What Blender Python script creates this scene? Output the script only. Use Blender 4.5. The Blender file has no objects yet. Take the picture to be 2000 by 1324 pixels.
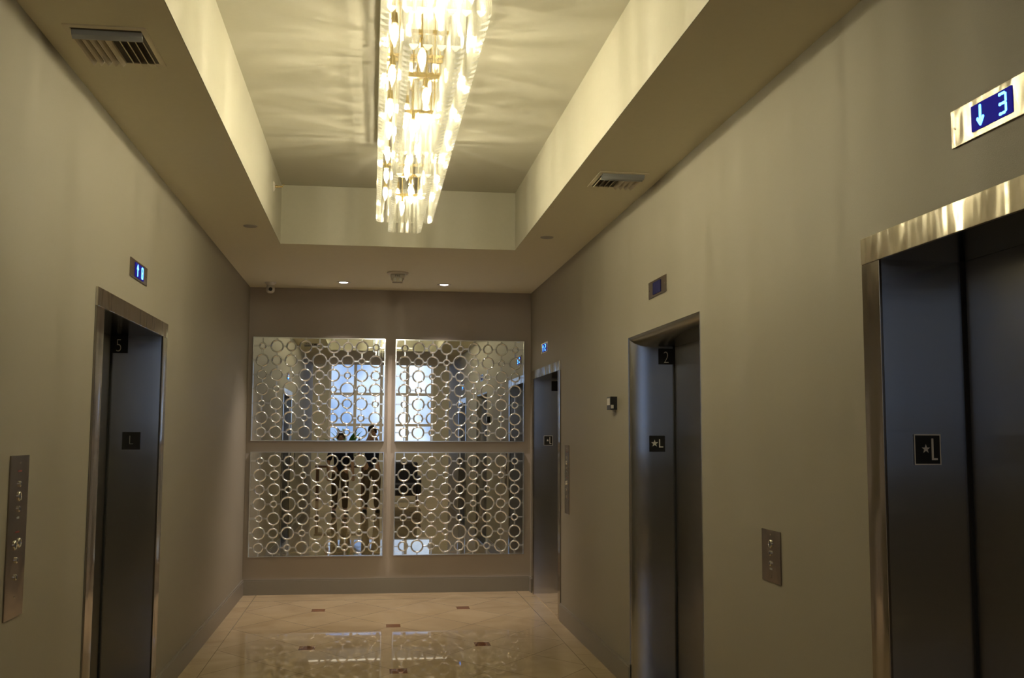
import bpy, bmesh, math, random
from mathutils import Vector, Matrix
R = math.radians
rnd = random.Random(7)
sc = bpy.context.scene
col = sc.collection

# ------------------------------------------------------------------ camera
YAW, PITCH, ROLL, FPX = 0.1342, 0.0933, 0.0043, 2020.2
fw = Vector((math.sin(YAW)*math.cos(PITCH), math.cos(YAW)*math.cos(PITCH), math.sin(PITCH)))
rt = Vector((math.cos(YAW), -math.sin(YAW), 0)); up = rt.cross(fw)
r2 = math.cos(ROLL)*rt + math.sin(ROLL)*up; u2 = -math.sin(ROLL)*rt + math.cos(ROLL)*up
cam = bpy.data.cameras.new('camera'); cam.sensor_width = 36; cam.lens = FPX/2000*36
cam.clip_start = 0.05
co = bpy.data.objects.new('camera', cam); col.objects.link(co)
co.matrix_world = Matrix(((r2.x, u2.x, -fw.x, 0), (r2.y, u2.y, -fw.y, 0), (r2.z, u2.z, -fw.z, 1.6), (0, 0, 0, 1)))
sc.camera = co

# ------------------------------------------------------------------ world (daylight outside the lobby windows)
w = bpy.data.worlds.new('daylight'); sc.world = w; w.use_nodes = True
bg = w.node_tree.nodes['Background']
bg.inputs['Color'].default_value = (0.48, 0.66, 1.0, 1); bg.inputs['Strength'].default_value = 1.9
wt = w.node_tree; tc = wt.nodes.new('ShaderNodeTexCoord'); mp = wt.nodes.new('ShaderNodeMapping'); mp.inputs['Scale'].default_value = (14, 4, 9)
nz = wt.nodes.new('ShaderNodeTexNoise'); nz.inputs['Scale'].default_value = 1.0; nz.inputs['Detail'].default_value = 3
rp_ = wt.nodes.new('ShaderNodeValToRGB'); rp_.color_ramp.elements[0].position = 0.45; rp_.color_ramp.elements[1].position = 0.68
rp_.color_ramp.elements[0].color = (0.13, 0.25, 0.52, 1); rp_.color_ramp.elements[1].color = (0.80, 0.90, 1.0, 1)
wt.links.new(tc.outputs['Generated'], mp.inputs[0]); wt.links.new(mp.outputs[0], nz.inputs['Vector'])
wt.links.new(nz.outputs['Fac'], rp_.inputs[0]); wt.links.new(rp_.outputs[0], bg.inputs['Color'])
vs = sc.view_settings; vs.view_transform = 'Standard'; vs.look = 'None'; vs.gamma = 1; vs.exposure = 0.0
vs.use_curve_mapping = False
BULB = 3450.0         # filament radiance of the chandelier bulbs
BULB_COL = (1.0, 0.90, 0.64)

def lamp(name, kind, loc, power, color, rot=(0, 0, 0), **kw):
    l = bpy.data.lights.new(name, kind); l.energy = power; l.color = color
    for k, v in kw.items(): setattr(l, k, v)
    o = bpy.data.objects.new(name, l); col.objects.link(o); o.location = loc; o.rotation_euler = rot
    return o
# the two recessed downlights by the far wall, and an unseen fill added to brighten the lobby
for x in (-0.298, 0.700):
    lamp('downlight_lamp', 'SPOT', (x, 10.30, 3.085), 128, (1.0, 0.84, 0.73), spot_size=R(98), spot_blend=0.8, shadow_soft_size=0.04)
lamp('lobby_fill', 'AREA', (0.2, -3.6, 3.90), 95, (1.0, 0.84, 0.62), shape='RECTANGLE', size=5.0, size_y=2.5)
for (x, wd) in ((0.25, 2.7), (-3.1, 1.8)):                       # daylight portals in the lobby windows
    p = lamp('window_daylight', 'AREA', (x, -6.61, 2.42), 1, (1, 1, 1), (R(-90), 0, 0), shape='RECTANGLE', size=wd, size_y=2.6)
    p.rotation_euler = (R(90), 0, 0); p.data.cycles.is_portal = True

# ------------------------------------------------------------------ dimensions
XL, XR, YF, HC = -1.258, 1.661, 10.804, 3.110
CL, CR, CN, CF, HU = -0.745, 1.1425, 2.90, 8.277, 3.584
YN = -0.8

# ------------------------------------------------------------------ materials
def mat(name):
    m = bpy.data.materials.new(name); m.use_nodes = True
    return m, m.node_tree.nodes, m.node_tree.links, m.node_tree.nodes['Principled BSDF']
def simple(name, c, rough=0.5, metal=0.0, emit=None, es=0.0, spec=0.5, noise=0.0, nscale=30, bump=0.0):
    m, n, l, b = mat(name)
    b.inputs['Base Color'].default_value = (*c, 1); b.inputs['Roughness'].default_value = rough
    b.inputs['Metallic'].default_value = metal; b.inputs['Specular IOR Level'].default_value = spec
    if emit: b.inputs['Emission Color'].default_value = (*emit, 1); b.inputs['Emission Strength'].default_value = es
    tc = n.new('ShaderNodeTexCoord'); t = n.new('ShaderNodeTexNoise'); t.inputs['Scale'].default_value = nscale
    t.inputs['Detail'].default_value = 4
    l.new(tc.outputs['Object'], t.inputs['Vector'])
    k = noise if noise else 0.03
    mx = n.new('ShaderNodeMapRange'); mx.inputs[3].default_value = 1-k; mx.inputs[4].default_value = 1+k
    l.new(t.outputs['Fac'], mx.inputs[0])
    v = n.new('ShaderNodeVectorMath'); v.operation = 'SCALE'; v.inputs[0].default_value = c
    l.new(mx.outputs[0], v.inputs['Scale']); l.new(v.outputs[0], b.inputs['Base Color'])
    if bump:
        bp = n.new('ShaderNodeBump'); bp.inputs['Strength'].default_value = bump; bp.inputs['Distance'].default_value = 0.002
        l.new(t.outputs['Fac'], bp.inputs['Height']); l.new(bp.outputs[0], b.inputs['Normal'])
    return m
def steel(name, c, rough, wav=0.0,  wscale=(1.5, 1.5, 4.0), fine=(300, 300, 3), fb=0.15, aniso=0.0):
    m, n, l, b = mat(name)
    b.inputs['Base Color'].default_value = (*c, 1); b.inputs['Metallic'].default_value = 1
    tc = n.new('ShaderNodeTexCoord')
    mp = n.new('ShaderNodeMapping'); mp.inputs['Scale'].default_value = fine; l.new(tc.outputs['Object'], mp.inputs[0])
    t = n.new('ShaderNodeTexNoise'); t.inputs['Scale'].default_value = 1; t.inputs['Detail'].default_value = 3
    l.new(mp.outputs[0], t.inputs['Vector'])
    mr = n.new('ShaderNodeMapRange'); mr.inputs[3].default_value = max(rough-0.03, 0.02); mr.inputs[4].default_value = rough+0.03
    l.new(t.outputs['Fac'], mr.inputs[0]); l.new(mr.outputs[0], b.inputs['Roughness'])
    b.inputs['Anisotropic'].default_value = aniso
    if aniso:
        cv = n.new('ShaderNodeCombineXYZ'); cv.inputs[0].default_value = 0.7; cv.inputs[1].default_value = 0.7
        l.new(cv.outputs[0], b.inputs['Tangent'])
    if wav:
        m2 = n.new('ShaderNodeMapping'); m2.inputs['Scale'].default_value = wscale; l.new(tc.outputs['Object'], m2.inputs[0])
        t2 = n.new('ShaderNodeTexNoise'); t2.inputs['Scale'].default_value = 1; t2.inputs['Detail'].default_value = 2
        l.new(m2.outputs[0], t2.inputs['Vector'])
        bp = n.new('ShaderNodeBump'); bp.inputs['Strength'].default_value = wav; bp.inputs['Distance'].default_value = 0.05
        l.new(t2.outputs['Fac'], bp.inputs['Height']); l.new(bp.outputs[0], b.inputs['Normal'])
    return m
M = {}
M['paint'] = simple('greige_wall_paint', (0.285, 0.26, 0.205), 0.55, noise=0.04, nscale=260, bump=0.25)
M['accent'] = simple('taupe_wall_paint', (0.36, 0.315, 0.27), 0.55, noise=0.03, nscale=260, bump=0.2)
M['soffit'] = simple('beige_soffit_paint', (0.70, 0.66, 0.50), 0.7)
M['cream'] = simple('cream_ceiling_paint', (0.46, 0.44, 0.355), 0.7)
M['base'] = simple('baseboard_paint', (0.235, 0.215, 0.18), 0.4)
M['door'] = steel('brushed_steel_panel', (0.36, 0.36, 0.36), 0.30, 0.05, (1.2, 1.2, 1.2), (2, 2, 110), aniso=1.0)
M['reveal'] = steel('satin_steel_jamb_lining', (0.56, 0.565, 0.565), 0.23, 0.07, (0.8, 0.8, 2.2), (2, 2, 110), aniso=1.0)
M['face'] = steel('polished_steel_casing', (0.38, 0.35, 0.31), 0.15, 0.4, (5, 1, 1.2), (200, 3, 3))
M['header'] = steel('polished_steel_header', (0.72, 0.67, 0.57), 0.16, 0.5, (7, 1, 2.0), (120, 3, 3))
M['plate'] = steel('stainless_plate', (0.27, 0.235, 0.20), 0.22, 0.2, (4, 1, 4))
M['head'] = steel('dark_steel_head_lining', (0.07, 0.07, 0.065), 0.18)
M['roundhead'] = steel('olive_steel_head', (0.24, 0.22, 0.14), 0.24)
M['brightplate'] = steel('bright_indicator_plate', (0.42, 0.38, 0.31), 0.24, 0.5, (9, 1, 3), (120, 3, 3))
M['chrome'] = steel('chrome', (0.85, 0.85, 0.83), 0.06)
M['brass'] = steel('brass', (0.86, 0.72, 0.42), 0.15)
M['black'] = simple('black_plate', (0.012, 0.012, 0.011), 0.35)
M['gap'] = simple('dark_gap', (0.01, 0.01, 0.01), 0.8)
M['white'] = simple('white_lettering', (0.72, 0.70, 0.64), 0.5)
M['greyletter'] = simple('grey_lettering', (0.20, 0.20, 0.19), 0.5)
M['wplastic'] = simple('white_plastic', (0.62, 0.58, 0.52), 0.4)
M['gplastic'] = simple('grey_plastic', (0.34, 0.32, 0.28), 0.5)
M['ventmetal'] = simple('grey_painted_metal', (0.33, 0.35, 0.37), 0.4)
M['ventpaint'] = simple('beige_painted_metal', (0.68, 0.62, 0.47), 0.5)
M['silver'] = simple('silver_leaf_frame', (0.83, 0.86, 0.86), 0.13, 0.86)
M['fretpiece'] = steel('bevelled_mirror_strip', (0.92, 0.91, 0.88), 0.07)
M['mirror'] = steel('mirror_glass', (0.86, 0.88, 0.86), 0.02)
M['mirror'].node_tree.nodes['Map Range'].inputs[3].default_value = 0.0
M['mirror'].node_tree.nodes['Map Range'].inputs[4].default_value = 0.012
M['bluelit'] = simple('lit_blue_segment', (0.1, 0.3, 1.0), 0.5, emit=(0.07, 0.36, 1.0), es=7.0)
M['bluescreen'] = simple('blue_lit_screen', (0.01, 0.01, 0.06), 0.7, emit=(0.02, 0.015, 0.42), es=0.4, spec=0.05)
M['darkscreen'] = simple('dark_blue_screen', (0.012, 0.012, 0.045), 0.6, emit=(0.02, 0.02, 0.12), es=0.1, spec=0.1)  # unlit screen, with a faint blue glow put into its colour
M['ventdark'] = simple('vent_shade', (0.07, 0.06, 0.045), 0.8)
M['lens'] = simple('downlight_lens', (1, 1, 1), 0.3, emit=(1.0, 0.93, 0.92), es=9.0)
M['filament'] = simple('glowing_filament', (1, 0.9, 0.7), 0.3, emit=BULB_COL, es=BULB)
def bulbglass():
    m, n, l, b = mat('candle_bulb_glass'); n.remove(b)
    tr = n.new('ShaderNodeBsdfTransparent'); ts = n.new('ShaderNodeBsdfTranslucent'); ts.inputs[0].default_value = (1, 0.95, 0.85, 1)
    mx = n.new('ShaderNodeMixShader'); mx.inputs[0].default_value = 0.18
    l.new(tr.outputs[0], mx.inputs[1]); l.new(ts.outputs[0], mx.inputs[2]); l.new(mx.outputs[0], n['Material Output'].inputs[0])
    return m
M['bulb'] = bulbglass()
M['leaf'] = simple('green_leaf', (0.06, 0.17, 0.03), 0.45, noise=0.3, nscale=8)
M['darkcloth'] = simple('dark_upholstery', (0.02, 0.02, 0.025), 0.8)
M['wood'] = simple('dark_wood', (0.10, 0.05, 0.03), 0.4, noise=0.3, nscale=10)
M['curtain'] = simple('white_curtain', (0.75, 0.74, 0.70), 0.8)

def crystal(name='cut_crystal', ft=0.06):
    m, n, l, b = mat(name); n.remove(b)
    out = n['Material Output']
    tr = n.new('ShaderNodeBsdfTransparent'); tr.inputs[0].default_value = (0.98, 0.975, 0.94, 1)
    gl = n.new('ShaderNodeBsdfGlossy'); gl.inputs['Color'].default_value = (1, 1, 0.97, 1); gl.inputs['Roughness'].default_value = 0.08
    ts = n.new('ShaderNodeBsdfTranslucent'); ts.inputs[0].default_value = (0.97, 0.97, 0.93, 1)
    fr = n.new('ShaderNodeLayerWeight'); fr.inputs[0].default_value = 0.42
    mr = n.new('ShaderNodeMapRange'); mr.inputs[3].default_value = 0.03; mr.inputs[4].default_value = 0.85
    l.new(fr.outputs['Facing'], mr.inputs[0])
    m1 = n.new('ShaderNodeMixShader'); m1.inputs[0].default_value = ft
    l.new(tr.outputs[0], m1.inputs[1]); l.new(ts.outputs[0], m1.inputs[2])
    m2 = n.new('ShaderNodeMixShader'); l.new(mr.outputs[0], m2.inputs[0])
    l.new(m1.outputs[0], m2.inputs[1]); l.new(gl.outputs[0], m2.inputs[2])
    l.new(m2.outputs[0], out.inputs[0])
    return m
M['crystal'] = crystal()
M['crystalend'] = crystal('cut_crystal_end', 0.45)

def marble():
    m, n, l, b = mat('polished_marble_tiles')
    tc = n.new('ShaderNodeTexCoord'); sx = n.new('ShaderNodeSeparateXYZ'); l.new(tc.outputs['Object'], sx.inputs[0])
    def mth(op, a, b_=None, c_=None, clamp=False):
        k = n.new('ShaderNodeMath'); k.operation = op; k.use_clamp = clamp
        for i, v in enumerate((a, b_, c_)):
            if v is None: continue
            if isinstance(v, (int, float)): k.inputs[i].default_value = v
            else: l.new(v, k.inputs[i])
        return k.outputs[0]
    X, Y = sx.outputs[0], sx.outputs[1]
    u = mth('DIVIDE', mth('SUBTRACT', X, 0.21), 0.6645)        # inset lattice
    v = mth('DIVIDE', mth('SUBTRACT', Y, 8.97), 0.85)
    p = mth('MULTIPLY', mth('ADD', u, v), 1.0); q = mth('MULTIPLY', mth('SUBTRACT', u, v), 1.0)
    def near_int(s, wd):                                         # 1 on lines where s is whole
        d = mth('ABSOLUTE', mth('SUBTRACT', mth('FRACT', mth('ADD', s, 0.5)), 0.5))
        return mth('LESS_THAN', d, wd)
    dl = mth('MAXIMUM', near_int(p, 0.0055), near_int(q, 0.0055))
    inside = mth('MULTIPLY', mth('LESS_THAN', mth('ABSOLUTE', mth('SUBTRACT', X, 0.2)), 1.31), mth('LESS_THAN', Y, 10.40))
    inside = mth('MULTIPLY', inside, mth('GREATER_THAN', Y, -0.8))
    dl = mth('MULTIPLY', dl, inside)
    # insets sit on lattice points with u+v even
    h1 = mth('MULTIPLY', mth('ADD', u, v), 0.5); h2 = mth('MULTIPLY', mth('SUBTRACT', u, v), 0.5)
    def rd(s): return mth('ROUND', s)
    a_, b2 = rd(h1), rd(h2)
    uc = mth('ADD', a_, b2); vc = mth('SUBTRACT', a_, b2)
    dx = mth('MULTIPLY', mth('ABSOLUTE', mth('SUBTRACT', u, uc)), 0.6645)
    dy = mth('MULTIPLY', mth('ABSOLUTE', mth('SUBTRACT', v, vc)), 0.85)
    ins = mth('MULTIPLY', mth('MULTIPLY', mth('LESS_THAN', dx, 0.06), mth('LESS_THAN', dy, 0.075)), mth('MULTIPLY', inside, mth('LESS_THAN', mth('ABSOLUTE', mth('SUBTRACT', X, 0.2)), 1.1)))
    # border lines and joints
    bx = mth('ABSOLUTE', mth('SUBTRACT', mth('ABSOLUTE', mth('SUBTRACT', X, 0.2)), 1.315))
    bl = mth('LESS_THAN', bx, 0.003)
    bl2 = mth('LESS_THAN', mth('ABSOLUTE', mth('SUBTRACT', Y, 10.40)), 0.006)
    jt = mth('LESS_THAN', mth('ABSOLUTE', mth('SUBTRACT', mth('FRACT', mth('DIVIDE', mth('SUBTRACT', Y, 0.15), 0.6)), 0.5)), 0.004)
    jt = mth('MULTIPLY', jt, mth('SUBTRACT', 1.0, inside))
    lines = mth('MAXIMUM', mth('MAXIMUM', dl, jt), mth('MAXIMUM', bl, bl2))
    # stone colour
    n1 = n.new('ShaderNodeTexNoise'); n1.inputs['Scale'].default_value = 2.2; n1.inputs['Detail'].default_value = 8
    n1.inputs['Distortion'].default_value = 0.8; l.new(tc.outputs['Object'], n1.inputs['Vector'])
    wn = n.new('ShaderNodeTexWhiteNoise'); wn.noise_dimensions = '2D'
    cv = n.new('ShaderNodeCombineXYZ'); l.new(mth('FLOOR', p), cv.inputs[0]); l.new(mth('FLOOR', q), cv.inputs[1]); l.new(cv.outputs[0], wn.inputs['Vector'])
    cr = n.new('ShaderNodeValToRGB'); cr.color_ramp.elements[0].position = 0.3; cr.color_ramp.elements[1].position = 0.72
    cr.color_ramp.elements[0].color = (0.44, 0.33, 0.19, 1); cr.color_ramp.elements[1].color = (0.60, 0.475, 0.30, 1)
    l.new(mth('ADD', mth('MULTIPLY', n1.outputs['Fac'], 0.85), mth('MULTIPLY', wn.outputs['Value'], 0.16)), cr.inputs[0])
    def mix(f, a, bcol):
        k = n.new('ShaderNodeMix'); k.data_type = 'RGBA'; l.new(f, k.inputs[0])
        l.new(a, k.inputs[6]); k.inputs[7].default_value = (*bcol, 1); return k.outputs[2]
    c = mix(mth('MULTIPLY', lines, 0.6), cr.outputs[0], (0.13, 0.09, 0.05))
    c = mix(ins, c, (0.19, 0.075, 0.035))
    l.new(c, b.inputs['Base Color'])
    b.inputs['Roughness'].default_value = 0.02; b.inputs['Specular IOR Level'].default_value = 0.5
    b.inputs['IOR'].default_value = 1.5
    bp = n.new('ShaderNodeBump'); bp.inputs['Strength'].default_value = 0.015; bp.inputs['Distance'].default_value = 0.01
    n2 = n.new('ShaderNodeTexNoise'); n2.inputs['Scale'].default_value = 3.0; l.new(tc.outputs['Object'], n2.inputs['Vector'])
    l.new(n2.outputs['Fac'], bp.inputs['Height']); l.new(bp.outputs[0], b.inputs['Normal'])
    return m
M['marble'] = marble()

# ------------------------------------------------------------------ mesh helpers
def box(bm, x0, x1, y0, y1, z0, z1):
    v = [bm.verts.new(p) for p in ((x0,y0,z0),(x1,y0,z0),(x1,y1,z0),(x0,y1,z0),(x0,y0,z1),(x1,y0,z1),(x1,y1,z1),(x0,y1,z1))]
    for f in ((0,3,2,1),(4,5,6,7),(0,1,5,4),(1,2,6,5),(2,3,7,6),(3,0,4,7)): bm.faces.new([v[i] for i in f])
def prism(bm, pts, d0, d1, axis='y'):
    """polygon pts in (x, z), extruded along y from d0 to d1 (or pts in (x, y), along z)"""
    if axis == 'y': f = lambda a, b, d: (a, d, b)
    elif axis == 'z': f = lambda a, b, d: (a, b, d)
    else: f = lambda a, b, d: (d, a, b)
    A = [bm.verts.new(f(a, b, d0)) for a, b in pts]; B = [bm.verts.new(f(a, b, d1)) for a, b in pts]
    n = len(pts)
    bm.faces.new(A); bm.faces.new(B[::-1])
    for i in range(n): bm.faces.new((A[i], B[i], B[(i+1) % n], A[(i+1) % n]))
def lathe(bm, prof, seg=24, M4=None):
    """prof: (r, z) pairs about z"""
    rings = []
    for r, z in prof:
        if r < 1e-6: rings.append([bm.verts.new((0, 0, z))])
        else: rings.append([bm.verts.new((r*math.cos(2*math.pi*i/seg), r*math.sin(2*math.pi*i/seg), z)) for i in range(seg)])
    for a, b in zip(rings, rings[1:]):
        for i in range(seg):
            j = (i+1) % seg
            if len(a) == 1 and len(b) == 1: continue
            if len(a) == 1: bm.faces.new((a[0], b[i], b[j]))
            elif len(b) == 1: bm.faces.new((a[i], a[j], b[0]))
            else: bm.faces.new((a[i], a[j], b[j], b[i]))
    vs_ = [v for r_ in rings for v in r_]
    if M4 is not None: bmesh.ops.transform(bm, matrix=M4, verts=vs_)
    return vs_
TOY = Matrix.Rotation(R(90), 4, 'X')         # z axis -> -y (out of a wall, towards the viewer)
def tube(bm, pts, r, seg=8):
    for a, b in zip(pts, pts[1:]):
        a, b = Vector(a), Vector(b); d = b-a
        q = d.to_track_quat('Z', 'Y').to_matrix().to_4x4()
        lathe(bm, [(0, 0), (r, 0), (r, d.length), (0, d.length)], seg, Matrix.Translation(a) @ q)
def build(name, bm, m, parent=None, loc=None, bevel=0.0, smooth=False, seg=2):
    if bevel:
        bmesh.ops.remove_doubles(bm, verts=bm.verts, dist=1e-6)
        es = [e for e in bm.edges if len(e.link_faces) == 2 and e.calc_face_angle(0) > R(40)]
        bmesh.ops.bevel(bm, geom=es, offset=bevel, segments=seg, profile=0.5, affect='EDGES', clamp_overlap=True)
    bmesh.ops.recalc_face_normals(bm, faces=bm.faces)
    me = bpy.data.meshes.new(name); bm.to_mesh(me); bm.free()
    if smooth:
        me.shade_smooth()
        try: me.set_sharp_from_angle(angle=R(38))
        except Exception: pass
    for mm in (m if isinstance(m, (list, tuple)) else [m]): me.materials.append(mm)
    o = bpy.data.objects.new(name, me); col.objects.link(o)
    if parent: o.parent = parent
    if loc: o.location = loc
    return o
def tag(o, label=None, cat=None, group=None, kind=None):
    if label: o['label'] = label
    if cat: o['category'] = cat
    if group: o['group'] = group
    if kind: o['kind'] = kind
    return o
def thing(name, loc, rotz=0, **kw):
    o = bpy.data.objects.new(name, None); col.objects.link(o); o.empty_display_size = 0.1
    o.location = loc; o.rotation_euler = (0, 0, rotz); return tag(o, **kw)
def struct(name, bm, m, **kw): return tag(build(name, bm, m, **kw), kind='structure')
def copy_tree(o, parent=None):
    c = o.copy(); col.objects.link(c)
    if parent: c.parent = parent
    for ch in list(o.children): copy_tree(ch, c)
    return c
def text_mesh(body, size, m, name, parent, loc, rot, depth=0.001, sx=1.0):
    cu = bpy.data.curves.new(name, 'FONT'); cu.body = body; cu.size = size; cu.extrude = depth; cu.offset = -0.0022 if len(body) == 1 else 0
    cu.align_x = 'CENTER'; cu.align_y = 'CENTER'
    t = bpy.data.objects.new(name, cu); col.objects.link(t)
    dg = bpy.context.evaluated_depsgraph_get()
    me = bpy.data.meshes.new_from_object(t.evaluated_get(dg)); me.name = name
    bpy.data.objects.remove(t); bpy.data.curves.remove(cu)
    me.materials.clear(); me.materials.append(m)
    o = bpy.data.objects.new(name, me); col.objects.link(o); o.parent = parent
    o.location = loc; o.rotation_euler = rot; o.scale = (sx, 1, 1)
    return o

# ------------------------------------------------------------------ room shell
bm = bmesh.new(); box(bm, -4.8, 5.0, -6.9, 11.2, -0.1, 0.0)
struct('floor', bm, M['marble'])
# openings: (y0, y1, top) in each side wall
EL = dict(
    right_near=dict(c=2.497, hi=0.690, ho=0.810), right_mid=dict(c=5.840, hi=0.745, ho=0.745),
    right_far=dict(c=9.855, hi=0.705, ho=0.810), left=dict(c=5.720, hi=0.690, ho=0.822))
def side_wall(name, xin, xout, ops):
    bm = bmesh.new(); x0, x1 = min(xin, xout), max(xin, xout); y = YN
    for c, h, top in ops:
        box(bm, x0, x1, y, c-h, 0, HC); box(bm, x0, x1, c-h, c+h, top, HC); y = c+h
    box(bm, x0, x1, y, YF, 0, HC)
    struct(name, bm, M['paint'])
side_wall('wall_right', XR, XR+0.36, [(2.497, .810, 2.275), (5.84, .745, 2.240), (9.855, .810, 2.270)])
side_wall('wall_left', XL, XL-0.36, [(5.72, .822, 2.273)])
bm = bmesh.new(); box(bm, XL-0.36, XR+0.36, YF, YF+0.15, 0, HC)
struct('wall_far', bm, M['accent'])
# ceiling: the lowered border, its raised middle, and the lobby's part behind the camera
bm = bmesh.new()
box(bm, XL-0.36, CL, YN, YF+0.15, HC, HU); box(bm, CR, XR+0.36, YN, YF+0.15, HC, HU)
box(bm, CL, CR, CF, YF+0.15, HC, HU); box(bm, CL, CR, YN, CN, HC, HU)
struct('ceiling_border', bm, M['soffit'])
HL = 3.95
bm = bmesh.new(); box(bm, -4.8, 5.0, -6.9, YN, HL, HL+0.1)
struct('ceiling_lobby', bm, M['soffit'])
bm = bmesh.new()
t = 0.004
box(bm, CL, CL+t, CN, CF, HC, HU); box(bm, CR-t, CR, CN, CF, HC, HU); box(bm, CL+t, CR-t, CF-t, CF, HC, HU); box(bm, CL+t, CR-t, CN, CN+t, HC, HU)
struct('trim_1', bm, M['cream'])
bm = bmesh.new(); box(bm, XL-0.36, XR+0.36, YN, YF+0.15, HU, HU+0.1)
struct('ceiling', bm, M['cream'])
# baseboards
def baseboard(name, segs):
    bm = bmesh.new()
    for (x0, x1, y0, y1, d) in segs:
        box(bm, x0, x1, y0, y1, 0, 0.138)
        if d == 'L': box(bm, x0, x1-0.006, y0, y1, 0.138, 0.152)
        elif d == 'R': box(bm, x0+0.006, x1, y0, y1, 0.138, 0.152)
        else: box(bm, x0, x1, y0+0.006, y1, 0.138, 0.152)
    struct(name, bm, M['base'])
B = 0.016
baseboard('baseboard_left', [(XL, XL+B, YN, 4.898, 'L'), (XL, XL+B, 6.542, YF, 'L')])
baseboard('baseboard_right', [(XR-B, XR, YN, 1.687, 'R'), (XR-B, XR, 3.307, 5.095, 'R'), (XR-B, XR, 6.585, 9.045, 'R'), (XR-B, XR, 10.665, YF, 'R')])
baseboard('baseboard_far', [(XL+B, XR-B, YF-B, YF, 'F')])
# lobby behind the camera
bm = bmesh.new()
box(bm, -4.8, XL, YN-0.15, YN, 0, HL); box(bm, XR, 5.0, YN-0.15, YN, 0, HL); box(bm, XL, XR, YN-0.15, YN, HC, HL)
struct('wall_lobby_front', bm, M['paint'])
bm = bmesh.new(); box(bm, -4.8, -4.65, -6.75, YN-0.15, 0, HL)
struct('wall_lobby_left', bm, M['paint'])
bm = bmesh.new(); box(bm, 4.85, 5.0, -6.75, YN-0.15, 0, HL)
struct('wall_lobby_right', bm, M['paint'])
bm = bmesh.new()
WINS = ((-1.15, 1.65, 1.12, 3.72, 3), (-4.0, -2.2, 1.12, 3.72, 2))
for x0, x1 in ((-4.65, -4.0), (-2.2, -1.15), (1.65, 4.85)): box(bm, x0, x1, -6.75, -6.60, 0, HL)
for x0, x1, z0, z1, k in WINS: box(bm, x0, x1, -6.75, -6.60, z1, HL); box(bm, x0, x1, -6.75, -6.60, 0, z0)
struct('wall_lobby_back', bm, M['cream'])
M['glass'] = None
def glassmat():
    m, n, l, b = mat('window_glass'); n.remove(b)
    tr = n.new('ShaderNodeBsdfTransparent'); gl = n.new('ShaderNodeBsdfGlossy'); gl.inputs['Roughness'].default_value = 0.01
    mx = n.new('ShaderNodeMixShader'); mx.inputs[0].default_value = 0.06
    l.new(tr.outputs[0], mx.inputs[1]); l.new(gl.outputs[0], mx.inputs[2]); l.new(mx.outputs[0], n['Material Output'].inputs[0])
    return m
M['glass'] = glassmat()
for i, (x0, x1, z0, z1, k) in enumerate(WINS):
    root = thing('window_%d' % (i+1), ((x0+x1)/2, -6.68, z0)); root['kind'] = 'structure'
    bm = bmesh.new(); hw = (x1-x0)/2; h = z1-z0
    box(bm, -hw, -hw+.06, -.03, .03, 0, h); box(bm, hw-.06, hw, -.03, .03, 0, h)
    box(bm, -hw+.06, hw-.06, -.03, .03, 0, .06); box(bm, -hw+.06, hw-.06, -.03, .03, h-.06, h)
    for zz in (0.72, 1.55): box(bm, -hw+.06, hw-.06, -.03, .03, zz, zz+.07)
    for j in range(1, k+1):
        x = -hw+j*2*hw/(k+1)
        for a, b in ((.06, .72), (.79, 1.55), (1.62, h-.06)): box(bm, x-.04, x+.04, -.03, .03, a, b)
    build('window_frame', bm, M['wplastic'], root)
    bm = bmesh.new(); box(bm, -hw+.05, hw-.05, -.004, .004, .05, h-.05); build('window_pane', bm, M['glass'], root)

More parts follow.
